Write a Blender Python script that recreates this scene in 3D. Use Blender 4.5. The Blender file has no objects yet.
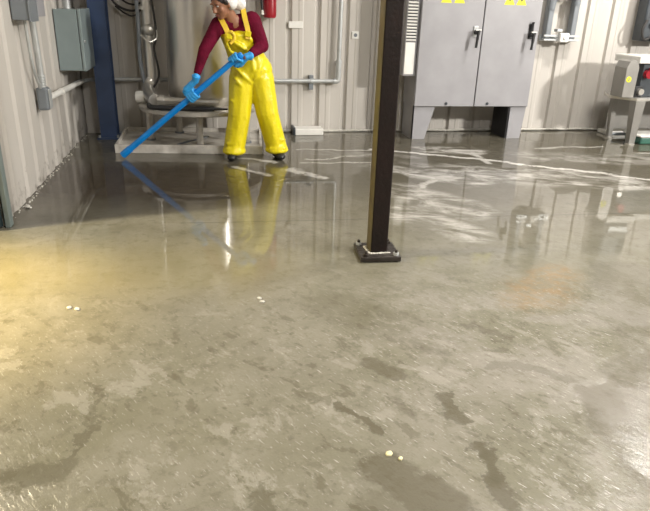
import bpy, bmesh, math, random
from mathutils import Vector, Matrix, Quaternion
random.seed(7)
SC = bpy.context.scene
COL = SC.collection
V = Vector

# ------------------------------------------------------------------ camera
YAW, PITCH, ROLL, CAM_H = 0.19439572, 0.38460528, 0.03141462, 1.4
cam = bpy.data.cameras.new('camera')
cam.sensor_fit = 'HORIZONTAL'; cam.sensor_width = 36.0; cam.lens = 615.0 / 650.0 * 36.0
cam.clip_start = 0.05
co = bpy.data.objects.new('camera', cam); COL.objects.link(co)
fw = V((math.sin(YAW) * math.cos(PITCH), math.cos(YAW) * math.cos(PITCH), -math.sin(PITCH)))
rt = V((math.cos(YAW), -math.sin(YAW), 0)); up = rt.cross(fw)
r2 = rt * math.cos(ROLL) + up * math.sin(ROLL); u2 = up * math.cos(ROLL) - rt * math.sin(ROLL)
co.matrix_world = Matrix(((r2.x, u2.x, -fw.x, 0), (r2.y, u2.y, -fw.y, 0), (r2.z, u2.z, -fw.z, CAM_H), (0, 0, 0, 1)))
SC.camera = co

# ------------------------------------------------------------------ world, exposure
w = bpy.data.worlds.new('world'); SC.world = w; w.use_nodes = True
w.node_tree.nodes['Background'].inputs[0].default_value = (0.75, 0.8, 0.85, 1)
w.node_tree.nodes['Background'].inputs[1].default_value = 0.3
SC.view_settings.view_transform = 'Standard'; SC.view_settings.look = 'None'
SC.view_settings.gamma = 1.0; SC.view_settings.use_curve_mapping = False
SC.view_settings.exposure = 1.02

# ------------------------------------------------------------------ lamps of the hall
CEIL = 4.5
LAMPS = [  # x, y, watts, colour, rotation, size
    (4.7, 5.0, 80, (1.0, 0.95, 0.88), 0.0, 0.9, 4.17),
    (8.4, 0.1, 330, (1.0, 0.96, 0.90), 0.3, 0.6, 3.45),
    (1.8, -0.9, 105, (1.0, 0.97, 0.93), 0.0, 1.1, 4.17),
    (2.2, 2.2, 50, (1.0, 0.97, 0.93), 0.0, 1.1, 4.17),
]
for x, y, e, c, rz, sz, lz in LAMPS:
    l = bpy.data.lights.new('lamp_light', 'AREA'); l.shape = 'RECTANGLE'; l.size = sz; l.size_y = 0.3
    l.energy = e; l.color = c
    o = bpy.data.objects.new('lamp_light', l); COL.objects.link(o)
    o.location = (x, y, lz)
    if lz < 4: o.rotation_euler = (V((3.6, 7.0, 0.6)) - V(o.location)).to_track_quat('-Z', 'Y').to_euler()
# warm lamp in the side bay behind the left wall, shining in through its opening
l = bpy.data.lights.new('warm_lamp_light', 'AREA'); l.shape = 'RECTANGLE'; l.size = 0.5; l.size_y = 0.25
l.energy = 120; l.color = (1.0, 0.86, 0.58)
o = bpy.data.objects.new('warm_lamp_light', l); COL.objects.link(o)
o.location = (-3.3, 3.45, 2.45)
o.rotation_euler = (V((-1.1, 2.7, 0)) - V(o.location)).to_track_quat('-Z', 'Y').to_euler()

l = bpy.data.lights.new('warm_spot_light', 'SPOT'); l.energy = 900; l.color = (1.0, 0.74, 0.30); l.shadow_soft_size = .12
l.spot_size = math.radians(42); l.spot_blend = .75
o = bpy.data.objects.new('warm_spot_light', l); COL.objects.link(o); o.location = (-3.28, 3.45, 2.45)
o.rotation_euler = (V((-1.78, 3.0, 0)) - V(o.location)).to_track_quat('-Z', 'Y').to_euler()

# ------------------------------------------------------------------ materials
def new_mat(name):
    m = bpy.data.materials.new(name); m.use_nodes = True
    return m, m.node_tree, m.node_tree.nodes['Principled BSDF']

def mat(name, col, rough=0.5, metal=0.0, var=0.12, scale=8.0, bump=0.0, bscale=30.0, coat=0.0, stretch=(1, 1, 1), dirt=None, spec=.5):
    m, nt, b = new_mat(name); N = nt.nodes; L = nt.links
    tc = N.new('ShaderNodeTexCoord'); mp = N.new('ShaderNodeMapping'); mp.inputs['Scale'].default_value = stretch
    L.new(tc.outputs['Object'], mp.inputs[0])
    no = N.new('ShaderNodeTexNoise'); no.inputs['Scale'].default_value = scale; no.inputs['Detail'].default_value = 5
    L.new(mp.outputs[0], no.inputs['Vector'])
    cr = N.new('ShaderNodeValToRGB')
    cr.color_ramp.elements[0].position = 0.3; cr.color_ramp.elements[1].position = 0.7
    d = dirt or tuple(c * (1 - 2 * var) for c in col)
    cr.color_ramp.elements[0].color = (*d, 1)
    cr.color_ramp.elements[1].color = (*[min(1, c * (1 + var * 0.5)) for c in col], 1)
    L.new(no.outputs[0], cr.inputs[0]); L.new(cr.outputs[0], b.inputs['Base Color'])
    b.inputs['Roughness'].default_value = rough; b.inputs['Metallic'].default_value = metal
    b.inputs['Coat Weight'].default_value = coat; b.inputs['Specular IOR Level'].default_value = spec
    if bump:
        n2 = N.new('ShaderNodeTexNoise'); n2.inputs['Scale'].default_value = bscale; n2.inputs['Detail'].default_value = 4
        L.new(mp.outputs[0], n2.inputs['Vector'])
        bp = N.new('ShaderNodeBump'); bp.inputs['Strength'].default_value = bump; bp.inputs['Distance'].default_value = 0.02
        L.new(n2.outputs[0], bp.inputs['Height']); L.new(bp.outputs[0], b.inputs['Normal'])
    return m

M = {}
M['cream'] = mat('painted_steel_panel', (0.60, 0.55, 0.49), 0.45, 0, 0.05, 3, stretch=(4, 4, .6))
M['cab'] = mat('cabinet_grey_paint', (0.345, 0.34, 0.358), 0.42, 0, 0.06, 4)
M['box'] = mat('box_grey_paint', (0.225, 0.275, 0.28), 0.35, 0, 0.05, 5)
M['dbox'] = mat('dark_grey_box_paint', (0.20, 0.22, 0.24), 0.4, 0, 0.08, 6)
M['blue'] = mat('navy_column_paint', (0.040, 0.068, 0.145), 0.4, 0, 0.15, 5)
M['steel'] = mat('stainless_steel', (0.62, 0.60, 0.56), 0.32, 0.75, 0.05, 5, stretch=(1, 1, .2))
M['tank'] = mat('tank_brushed_steel', (0.62, 0.60, 0.56), 0.28, 0.9, 0.05, 3, stretch=(3, 3, .3))
M['galv'] = mat('galvanised_conduit', (0.55, 0.57, 0.57), 0.38, 0.4, 0.08, 12)
M['white'] = mat('white_plastic', (0.78, 0.77, 0.73), 0.5, 0, 0.03, 10)
M['red'] = mat('red_enamel', (0.32, 0.008, 0.02), 0.3, 0, 0.1, 6, coat=.3)
M['black'] = mat('black_rubber', (0.018, 0.018, 0.020), 0.5, 0, 0.2, 12)
M['wire'] = mat('cable_black', (0.03, 0.027, 0.026), 0.5, 0, 0.2, 12)
M['rust'] = mat('dark_rusty_steel', (0.012, 0.006, 0.005), 0.45, 0.0, 0.3, 9, bump=.15, bscale=40, dirt=(0.008, 0.005, 0.004), spec=.3)
M['plate'] = mat('worn_plate_steel', (0.05, 0.042, 0.037), 0.3, 0.4, 0.3, 18, bump=.4, bscale=30, dirt=(0.03, 0.024, 0.02))
M['pan'] = mat('wet_grey_tray', (0.80, 0.77, 0.71), 0.25, 0.0, 0.2, 5, dirt=(0.36, 0.33, 0.29))
M['ring'] = mat('worn_grey_frame', (0.56, 0.53, 0.48), 0.35, 0.3, 0.2, 9)
M['pole'] = mat('blue_plastic_pole', (0.001, 0.28, 0.84), 0.35, 0, 0.08, 8, coat=.2)
M['glove'] = mat('blue_nitrile', (0.045, 0.40, 0.88), 0.38, 0, 0.12, 30, bump=.2, bscale=60)
M['yel'] = mat('yellow_waterproof', (0.84, 0.70, 0.012), 0.30, 0, 0.04, 6, bump=.9, bscale=7, coat=.25, stretch=(1.5, 1, .8))
M['strap'] = mat('yellow_strap', (0.90, 0.62, 0.05), 0.45, 0, 0.05, 10)
M['burg'] = mat('burgundy_knit', (0.135, 0.004, 0.024), 0.8, 0, 0.15, 14, bump=.3, bscale=40, spec=.15)
M['skin'] = mat('skin', (0.33, 0.15, 0.085), 0.5, 0, 0.08, 18)
M['lip'] = mat('lips', (0.24, 0.07, 0.05), 0.5, 0, 0.05, 18)
M['eye'] = mat('eye_white', (0.6, 0.58, 0.55), 0.3, 0, 0.02, 18)
M['hair'] = mat('dark_hair', (0.022, 0.014, 0.012), 0.5, 0, 0.25, 50, bump=.4, bscale=90)
M['hat'] = mat('white_cotton_cap', (0.80, 0.78, 0.76), 0.7, 0, 0.05, 10, bump=.5, bscale=18)
M['sticker'] = mat('yellow_sticker', (0.72, 0.72, 0.03), 0.5, 0, 0.04, 10)
M['teal'] = mat('dark_teal_door', (0.002, 0.012, 0.016), 0.5, 0, 0.15, 4)
M['trim'] = mat('grey_green_trim', (0.20, 0.24, 0.23), 0.4, 0.2, 0.1, 6)
M['mach'] = mat('machine_steel', (0.30, 0.29, 0.27), 0.4, 0.35, 0.08, 5)
M['ceil'] = mat('ceiling_panel', (0.40, 0.39, 0.37), 0.7, 0, 0.05, 2)
M['dark'] = mat('dark_device', (0.05, 0.06, 0.07), 0.4, 0, 0.2, 8)
M['scum'] = mat('white_scum', (0.60, 0.58, 0.52), 0.5, 0, 0.1, 30, bump=.6, bscale=60)
M['crumb'] = mat('yellowish_crumb', (0.78, 0.72, 0.42), 0.6, 0, 0.06, 40)
M['olive'] = mat('olive_warm_light', (0.10, 0.078, 0.024), 0.45, 0, 0.25, 8, dirt=(0.05, 0.036, 0.014))
M['greenpl'] = mat('green_plastic', (0.05, 0.16, 0.12), 0.4, 0, 0.1, 8)
M['gap'] = mat('dark_gap_gasket', (0.05, 0.05, 0.055), 0.6, 0, 0.1, 8)  # plain dark tone of the door seam and grille backing

def lamp_mat():
    m, nt, b = new_mat('lamp_diffuser')
    b.inputs['Base Color'].default_value = (0.9, 0.9, 0.88, 1)
    b.inputs['Emission Color'].default_value = (1, 0.97, 0.92, 1); b.inputs['Emission Strength'].default_value = 6
    return m
M['lampglow'] = lamp_mat()

# wall: dirt splashes low down
def wall_mat(name, dirt):
    m, nt, b = new_mat(name); N = nt.nodes; L = nt.links
    tc = N.new('ShaderNodeTexCoord')
    n1 = N.new('ShaderNodeTexNoise'); n1.inputs['Scale'].default_value = 14; n1.inputs['Detail'].default_value = 6; n1.inputs['Roughness'].default_value = .7
    L.new(tc.outputs['Object'], n1.inputs['Vector'])
    sx = N.new('ShaderNodeSeparateXYZ'); L.new(tc.outputs['Object'], sx.inputs[0])
    mr = N.new('ShaderNodeMapRange'); mr.inputs['From Min'].default_value = 0.42; mr.inputs['From Max'].default_value = 0.0
    mr.inputs['To Min'].default_value = -0.12; mr.inputs['To Max'].default_value = 0.16
    L.new(sx.outputs[2], mr.inputs[0])
    ad = N.new('ShaderNodeMath'); ad.operation = 'ADD'; L.new(n1.outputs[0], ad.inputs[0]); L.new(mr.outputs[0], ad.inputs[1])
    r = N.new('ShaderNodeMapRange'); r.inputs['From Min'].default_value = .62; r.inputs['From Max'].default_value = .78; r.inputs['To Max'].default_value = dirt
    L.new(ad.outputs[0], r.inputs[0])
    n2 = N.new('ShaderNodeTexNoise'); n2.inputs['Scale'].default_value = 2.0
    mp = N.new('ShaderNodeMapping'); mp.inputs['Scale'].default_value = (1.5, 1.5, .4)
    L.new(tc.outputs['Object'], mp.inputs[0]); L.new(mp.outputs[0], n2.inputs['Vector'])
    c0 = N.new('ShaderNodeMixRGB'); c0.inputs[1].default_value = (0.50, 0.47, 0.43, 1); c0.inputs[2].default_value = (0.59, 0.56, 0.515, 1)
    L.new(n2.outputs[0], c0.inputs[0])
    c1 = N.new('ShaderNodeMixRGB'); c1.inputs[2].default_value = (0.20, 0.175, 0.15, 1)
    L.new(r.outputs[0], c1.inputs[0]); L.new(c0.outputs[0], c1.inputs[1]); L.new(c1.outputs[0], b.inputs['Base Color'])
    b.inputs['Roughness'].default_value = .42
    return m
M['wall'] = wall_mat('back_wall_panel', .12); M['lwall'] = wall_mat('left_wall_panel', .8)

# floor: concrete under a film of water
def floor_mat():
    m, nt, b = new_mat('wet_concrete'); N = nt.nodes; L = nt.links
    tc = N.new('ShaderNodeTexCoord'); P0 = tc.outputs['Object']
    def math_(op, a, c=None, d=None, clamp=False):
        n = N.new('ShaderNodeMath'); n.operation = op; n.use_clamp = clamp
        for i, v in enumerate((a, c, d)):
            if v is None: continue
            if isinstance(v, (int, float)): n.inputs[i].default_value = v
            else: L.new(v, n.inputs[i])
        return n.outputs[0]
    def noise(scale, detail=4, rough=.55, dist=0, vec=None, mapping=None):
        n = N.new('ShaderNodeTexNoise'); n.inputs['Scale'].default_value = scale; n.inputs['Detail'].default_value = detail
        n.inputs['Roughness'].default_value = rough; n.inputs['Distortion'].default_value = dist
        v = vec or P0
        if mapping:
            mp = N.new('ShaderNodeMapping'); mp.inputs['Rotation'].default_value = (0, 0, mapping[0]); L.new(v, mp.inputs[0])
            m2 = N.new('ShaderNodeMapping'); m2.inputs['Scale'].default_value = mapping[1]; L.new(mp.outputs[0], m2.inputs[0]); v = m2.outputs[0]
        L.new(v, n.inputs['Vector']); return n
    def ramp(v, a, c, lo=0.0, hi=1.0):
        n = N.new('ShaderNodeMapRange'); n.interpolation_type = 'SMOOTHSTEP'
        n.inputs['From Min'].default_value = a; n.inputs['From Max'].default_value = c
        n.inputs['To Min'].default_value = lo; n.inputs['To Max'].default_value = hi
        L.new(v, n.inputs[0]); return n.outputs[0]
    def mix(f, a, c):
        n = N.new('ShaderNodeMixRGB')
        L.new(f, n.inputs[0])
        for i, v in ((1, a), (2, c)):
            if isinstance(v, tuple): n.inputs[i].default_value = (*v, 1)
            else: L.new(v, n.inputs[i])
        return n.outputs[0]
    sp = N.new('ShaderNodeSeparateXYZ'); L.new(P0, sp.inputs[0]); X, Y = sp.outputs[0], sp.outputs[1]
    # warped coordinates for stains with ragged outlines
    nw = noise(3.4, 7, .7); vs = N.new('ShaderNodeVectorMath'); vs.operation = 'SUBTRACT'; L.new(nw.outputs['Color'], vs.inputs[0]); vs.inputs[1].default_value = (.5, .5, .5)
    vm = N.new('ShaderNodeVectorMath'); vm.operation = 'MULTIPLY_ADD'; L.new(vs.outputs[0], vm.inputs[0]); vm.inputs[1].default_value = (.34, .34, 0); L.new(P0, vm.inputs[2])
    PW = vm.outputs[0]
    def seg(a, c, width, vec, soft=.6):
        a = V((a[0], a[1], 0)); c = V((c[0], c[1], 0)); d = c - a; L2 = d.length_squared
        s = N.new('ShaderNodeVectorMath'); s.operation = 'SUBTRACT'; L.new(vec, s.inputs[0]); s.inputs[1].default_value = a
        dt = N.new('ShaderNodeVectorMath'); dt.operation = 'DOT_PRODUCT'; L.new(s.outputs[0], dt.inputs[0]); dt.inputs[1].default_value = d / L2
        t = math_('ADD', dt.outputs['Value'], 0.0, clamp=True)
        q = N.new('ShaderNodeVectorMath'); q.operation = 'SCALE'; q.inputs[0].default_value = d; L.new(t, q.inputs['Scale'])
        ds = N.new('ShaderNodeVectorMath'); ds.operation = 'DISTANCE'; L.new(s.outputs[0], ds.inputs[0]); L.new(q.outputs[0], ds.inputs[1])
        return ramp(ds.outputs['Value'], width, width * soft * .3, 0, 1)
    # ---- concrete colour
    big = noise(.55, 3, .5, .2); med = noise(2.3, 9, .68, .15); fine = noise(55, 4, .75); gran = noise(14, 8, .72)
    near = ramp(Y, 3.4, 2.2)
    # far standing water, fading in on the right; jamb shadow painted sharply on the left
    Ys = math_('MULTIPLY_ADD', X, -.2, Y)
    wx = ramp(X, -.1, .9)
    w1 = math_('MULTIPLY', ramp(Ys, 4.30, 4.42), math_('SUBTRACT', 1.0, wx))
    wet_shade = math_('MULTIPLY_ADD', ramp(Y, 3.0, 5.2), wx, w1)
    base = mix(ramp(big.outputs[0], .38, .62), (0.158, 0.148, 0.103), (0.178, 0.166, 0.130))
    base = mix(math_('MULTIPLY', ramp(med.outputs[0], .40, .64), .8), base, (0.215, 0.202, 0.160))
    base = mix(math_('MULTIPLY', ramp(gran.outputs[0], .50, .64), .55), base, (0.115, 0.105, 0.072))
    pits = noise(6.0, 9, .70, .25, mapping=(1.03, (1.0, 2.0, 1))); pit2 = noise(17, 6, .6, .2, mapping=(1.03, (.8, 1.9, 1)))
    dark_m = math_('MULTIPLY', ramp(pits.outputs[0], .56, .61), math_('MULTIPLY_ADD', near, .50, .12))
    d2 = math_('MULTIPLY', ramp(pit2.outputs[0], .60, .64), math_('MULTIPLY', near, ramp(X, .1, 1.3, .15, .75)))
    dark_m = math_('MAXIMUM', dark_m, d2)
    base = mix(dark_m, base, (0.100, 0.090, 0.058))
    vein = noise(4.2, 10, .74, .3, mapping=(1.03, (1.0, 1.7, 1)))
    base = mix(math_('MULTIPLY', ramp(vein.outputs[0], .54, .60), math_('MULTIPLY_ADD', near, .42, .12)), base, (0.285, 0.270, 0.228))
    # ragged shallow puddles
    pud = None
    for a, c, wd, k in (((.42, 1.92), (.54, 1.73), .020, .8), ((.54, 1.52), (.66, 1.38), .085, .8), ((.50, 1.40), (.40, 1.25), .09, .5), ((.87, 1.90), (.87, 1.76), .028, .8), ((.86, 1.60), (.89, 1.31), .026, .85),
                        ((1.5, 1.80), (1.42, 1.40), .085, .75), ((1.85, 1.95), (1.55, 1.75), .12, .6), ((2.4, 2.9), (1.9, 1.9), .16, .45), ((.64, 2.17), (.74, 2.08), .04, .65), ((.68, 1.94), (.71, 1.83), .022, .5),
                        ((-.62, 1.66), (-.50, 1.71), .045, .6), ((-.52, 1.72), (-.45, 1.9), .012, .6), ((-.45, 1.9), (-.5, 2.15), .01, .5), ((1.16, 2.07), (1.42, 1.93), .022, .7), ((1.15, 2.5), (1.35, 2.3), .02, .5),
                        ((.11, 1.51), (.13, 1.42), .028, .6), ((.3, 2.0), (.36, 1.94), .02, .5), ((.60, 2.75), (.85, 2.45), .12, .25), ((.9, 2.3), (1.0, 2.24), .03, .5)):
        f = math_('MULTIPLY', seg(a, c, wd * 1.6, PW, 1.9), k)
        pud = f if pud is None else math_('MAXIMUM', pud, f)
    base = mix(pud, base, (0.088, 0.078, 0.050))
    # brown silt under the water, with shade put into the colour, deepest at left
    base = mix(math_('MULTIPLY', wet_shade, .62), base, (0.066, 0.056, 0.040))
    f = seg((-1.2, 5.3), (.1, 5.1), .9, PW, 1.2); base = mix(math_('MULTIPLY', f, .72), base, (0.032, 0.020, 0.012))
    # rust-orange stain
    f = math_('MULTIPLY', seg((1.62, 2.65), (1.95, 2.95), .24, PW, .5), math_('MULTIPLY_ADD', ramp(gran.outputs[0], .42, .60), .45, .15))
    base = mix(f, base, (0.27, 0.165, 0.065))
    f = math_('MULTIPLY', seg((-.9, 3.4), (.1, 3.3), .6, PW, .6), .4)
    base = mix(f, base, (0.22, 0.19, 0.085))  # yellow cast of the warm light on the left floor, put into the colour
    # white foam streaks left by the wash water
    foam_n = noise(9, 5, .7, .8)
    far = ramp(Y, 3.3, 4.6)
    foam = None
    PW2n = noise(2.3, 4, .6); v2 = N.new('ShaderNodeVectorMath'); v2.operation = 'SUBTRACT'; L.new(PW2n.outputs['Color'], v2.inputs[0]); v2.inputs[1].default_value = (.5, .5, .5)
    v3 = N.new('ShaderNodeVectorMath'); v3.operation = 'MULTIPLY_ADD'; L.new(v2.outputs[0], v3.inputs[0]); v3.inputs[1].default_value = (.3, .3, 0); L.new(P0, v3.inputs[2])
    foam_sheen = None  # broad foam patches with whitish sheen and glints put into the colour
    for a, c, wd, k in (((1.7, 6.35), (2.45, 5.95), .035, .9), ((2.45, 5.95), (3.4, 5.35), .035, .95), ((3.4, 5.35), (4.3, 4.75), .03, .8), ((2.75, 6.1), (2.75, 5.6), .04, .7),
                        ((.9, 5.75), (1.7, 5.7), .025, .5), ((.75, 5.5), (1.0, 5.15), .05, .6), ((.95, 6.3), (1.9, 6.3), .025, .5), ((.95, 5.9), (1.6, 6.05), .02, .5), ((.25, 5.6), (.5, 5.3), .03, .5),
                        ((3.6, 6.3), (4.4, 6.3), .03, .5), ((1.7, 5.35), (1.95, 5.1), .03, .6), ((1.95, 5.1), (1.75, 4.85), .03, .5), ((.35, 6.0), (.62, 5.75), .03, .6), ((-1.2, 4.35), (-.6, 4.6), .0, .0)):
        if k == 0: continue
        f = math_('MULTIPLY', seg(a, c, wd * 1.5, v3.outputs[0], 1.0), k)
        foam = f if foam is None else math_('MAXIMUM', foam, f)
    for a, c, wd, k in (((2.35, 6.3), (2.8, 6.15), .14, .85), ((1.75, 5.5), (2.3, 5.1), .25, .55), ((2.4, 5.3), (3.6, 4.9), .28, .55), ((1.6, 4.7), (1.9, 4.2), .2, .5), ((1.4, 4.2), (1.7, 3.7), .14, .45), ((3.4, 5.9), (5, 5.5), .2, .4), ((1.2, 6.2), (2.0, 5.9), .12, .3)):
        f = math_('MULTIPLY', seg(a, c, wd * 1.5, v3.outputs[0], 1.6), k)
        foam_sheen = f if foam_sheen is None else math_('MAXIMUM', foam_sheen, f)
    foam = math_('MULTIPLY', foam, ramp(foam_n.outputs[0], .30, .50), clamp=True)
    ft = noise(3.6, 8, .68, .5, mapping=(.4, (.8, 1.6, 1)))
    foam_sheen = math_('MULTIPLY', foam_sheen, ramp(ft.outputs[0], .40, .66), clamp=True)
    foam = math_('MAXIMUM', foam, foam_sheen)
    base = mix(foam, base, (0.72, 0.70, 0.66))  # foam streaks together with the painted sheen and glints
    # wet glints painted as pale flecks, dense on the right near floor
    fl = noise(58, 2, .5, 0, mapping=(1.03, (.42, 2.6, 1)))
    dens = math_('MULTIPLY', near, math_('MULTIPLY_ADD', ramp(X, -.3, 1.6), .55, .45))
    dens = math_('MULTIPLY', dens, math_('SUBTRACT', 1.0, math_('MULTIPLY', math_('MAXIMUM', pud, dark_m), 1.2, clamp=True), clamp=True))
    glint = math_('MULTIPLY', ramp(fl.outputs[0], .64, .70), dens)
    base = mix(math_('MULTIPLY', glint, .7), base, (0.55, 0.53, 0.50))
    crust = math_('MULTIPLY', ramp(med.outputs[0], .42, .60), math_('MULTIPLY', ramp(X, .3, 1.3), near))
    base = mix(math_('MULTIPLY', crust, .35), base, (0.30, 0.275, 0.255))
    # saw-cut joint
    j = seg((-.2, 4.08), (3.2, 3.98), .012, P0, 1.5)
    base = mix(math_('MULTIPLY', j, .4), base, (0.06, 0.055, 0.04))
    L.new(base, b.inputs['Base Color'])
    b.inputs['Roughness'].default_value = .6; b.inputs['Specular IOR Level'].default_value = .12
    # ---- water film
    b.inputs['Coat Weight'].default_value = 1.0; b.inputs['Coat IOR'].default_value = 1.34
    cr = math_('MULTIPLY_ADD', near, .16, .02)
    cr = math_('ADD', cr, math_('MULTIPLY', foam, .20))
    L.new(cr, b.inputs['Coat Roughness'])
    rip = noise(26, 4, .65, .3, mapping=(1.03, (.7, 2.4, 1)))
    swell = noise(1.7, 3, .55)
    dry = math_('SUBTRACT', 1.0, math_('MULTIPLY', math_('MAXIMUM', pud, dark_m), .9), clamp=True)
    hgt = math_('MULTIPLY', rip.outputs[0], math_('MULTIPLY', math_('MULTIPLY_ADD', near, .95, .004), dry))
    hgt = math_('MULTIPLY_ADD', swell.outputs[0], math_('MULTIPLY_ADD', ramp(X, .8, 2.6), .42, .12), hgt)
    bp = N.new('ShaderNodeBump'); bp.inputs['Strength'].default_value = .6; bp.inputs['Distance'].default_value = .008
    L.new(hgt, bp.inputs['Height']); L.new(bp.outputs[0], b.inputs['Coat Normal'])
    h2 = math_('ADD', math_('MULTIPLY', fine.outputs[0], .5), math_('MULTIPLY', pits.outputs[0], 1.0))
    bp2 = N.new('ShaderNodeBump'); bp2.inputs['Strength'].default_value = .5; bp2.inputs['Distance'].default_value = .01
    L.new(h2, bp2.inputs['Height']); L.new(bp2.outputs[0], b.inputs['Normal'])
    return m
M['floor'] = floor_mat()

# ------------------------------------------------------------------ mesh helpers
def B(): return bmesh.new()

def box(bm, c, s, rz=0.0, rx=0.0, ry=0.0):
    mtx = Matrix.Translation(c) @ Matrix.Rotation(rz, 4, 'Z') @ Matrix.Rotation(ry, 4, 'Y') @ Matrix.Rotation(rx, 4, 'X') @ Matrix.Diagonal((*s, 1))
    bmesh.ops.create_cube(bm, size=1, matrix=mtx); return bm

def bx(bm, x0, x1, y0, y1, z0, z1):
    return box(bm, ((x0 + x1) / 2, (y0 + y1) / 2, (z0 + z1) / 2), (abs(x1 - x0), abs(y1 - y0), abs(z1 - z0)))

def cyl(bm, p0, p1, r0, r1=None, seg=20):
    p0 = V(p0); p1 = V(p1); d = p1 - p0
    q = d.to_track_quat('Z', 'Y').to_matrix().to_4x4()
    bmesh.ops.create_cone(bm, cap_ends=True, segments=seg, radius1=r0, radius2=r0 if r1 is None else r1, depth=d.length, matrix=Matrix.Translation((p0 + p1) / 2) @ q)
    return bm

def sph(bm, c, r, mtx=None, sub=2):
    r = (r, r, r) if isinstance(r, (int, float)) else r
    m = Matrix.Translation(c) @ (mtx or Matrix.Identity(4)) @ Matrix.Diagonal((*r, 1))
    bmesh.ops.create_icosphere(bm, subdivisions=sub, radius=1, matrix=m); return bm

def tube(bm, pts, r, seg=10, close=True):
    pts = [V(p) for p in pts]; rings = []; n = len(pts); ref = None
    for i, p in enumerate(pts):
        t = (pts[min(i + 1, n - 1)] - pts[max(i - 1, 0)]).normalized()
        if ref is None: ref = t.orthogonal().normalized()
        ref = (ref - t * ref.dot(t)).normalized(); s = t.cross(ref)
        rr = r[i] if isinstance(r, (list, tuple)) else r
        rings.append([bm.verts.new(p + (ref * math.cos(a) + s * math.sin(a)) * rr) for a in [2 * math.pi * k / seg for k in range(seg)]])
    for a, c in zip(rings, rings[1:]):
        for k in range(seg): bm.faces.new((a[k], a[(k + 1) % seg], c[(k + 1) % seg], c[k]))
    if close: bm.faces.new(rings[0][::-1]); bm.faces.new(rings[-1])
    return bm

def rounded(pts, r=.05, n=5):
    pts = [V(p) for p in pts]; out = [pts[0]]
    for a, p, c in zip(pts, pts[1:], pts[2:]):
        u = (a - p).normalized() * min(r, (a - p).length / 2); v = (c - p).normalized() * min(r, (c - p).length / 2)
        for k in range(n + 1):
            t = k / n; out.append((p + u) * (1 - t) ** 2 + p * 2 * t * (1 - t) + (p + v) * t ** 2)
    out.append(pts[-1]); return out

def curve_pts(pts, n=8):
    pts = [V(p) for p in pts]; P = [pts[0]] + pts + [pts[-1]]; out = []
    for i in range(1, len(P) - 2):
        for k in range(n):
            t = k / n; a, b_, c, d = P[i - 1], P[i], P[i + 1], P[i + 2]
            out.append(.5 * ((2 * b_) + (c - a) * t + (2 * a - 5 * b_ + 4 * c - d) * t * t + (-a + 3 * b_ - 3 * c + d) * t ** 3))
    out.append(pts[-1]); return out

def prism(bm, poly, axis, a, c):
    """poly in the two other axes (x,z for 'y'; y,z for 'x'; x,y for 'z')"""
    def mk(p, d): return (p[0], d, p[1]) if axis == 'y' else (d, p[0], p[1]) if axis == 'x' else (p[0], p[1], d)
    A = [bm.verts.new(mk(p, a)) for p in poly]; C_ = [bm.verts.new(mk(p, c)) for p in poly]; n = len(poly)
    bm.faces.new(A); bm.faces.new(C_[::-1])
    for k in range(n): bm.faces.new((A[k], C_[k], C_[(k + 1) % n], A[(k + 1) % n]))
    return bm

def lathe(bm, prof, c, seg=40):
    rings = [[bm.verts.new((c[0] + r * math.cos(2 * math.pi * k / seg), c[1] + r * math.sin(2 * math.pi * k / seg), z)) for k in range(seg)] for r, z in prof]
    for a, d in zip(rings, rings[1:]):
        for k in range(seg): bm.faces.new((a[k], a[(k + 1) % seg], d[(k + 1) % seg], d[k]))
    bm.faces.new(rings[0][::-1]); bm.faces.new(rings[-1]); return bm

ORG = {}
def obj(name, bm, m, parent=None, loc=None, smooth=False, bevel=0.0):
    if isinstance(bm, bpy.types.Mesh): me = bm
    else:
        bmesh.ops.recalc_face_normals(bm, faces=bm.faces)
        me = bpy.data.meshes.new(name); bm.to_mesh(me); bm.free()
    o = bpy.data.objects.new(name, me); COL.objects.link(o); me.materials.append(M[m] if isinstance(m, str) else m)
    if parent is not None:
        org = ORG[parent.name]; o.parent = parent; ORG[o.name] = org
    else:
        org = V(loc or (0, 0, 0)); o.location = org; ORG[o.name] = org
    me.transform(Matrix.Translation(-org))
    if smooth:
        for p in me.polygons: p.use_smooth = True
        if smooth != 'all': me.set_sharp_from_angle(angle=math.radians(40))
    if bevel:
        b = o.modifiers.new('bevel', 'BEVEL'); b.width = bevel; b.segments = 2; b.limit_method = 'ANGLE'
    return o

def thing(name, label, cat, loc, group=None):
    o = bpy.data.objects.new(name, None); COL.objects.link(o); o.location = loc; o.empty_display_size = .1
    o['label'] = label; o['category'] = cat
    if group: o['group'] = group
    ORG[o.name] = V(loc); return o

def tag(o, label, cat, group=None):
    o['label'] = label; o['category'] = cat
    if group: o['group'] = group
    return o

def struct(name, bm, m, **k):
    o = obj(name, bm, m, **k); o['kind'] = 'structure'; return o

# ------------------------------------------------------------------ the setting
LX, BY = -1.34, 7.31
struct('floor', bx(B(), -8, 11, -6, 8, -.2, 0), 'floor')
struct('ceiling', bx(B(), -8, 11, -6, 8, CEIL, CEIL + .15), 'ceil')

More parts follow.
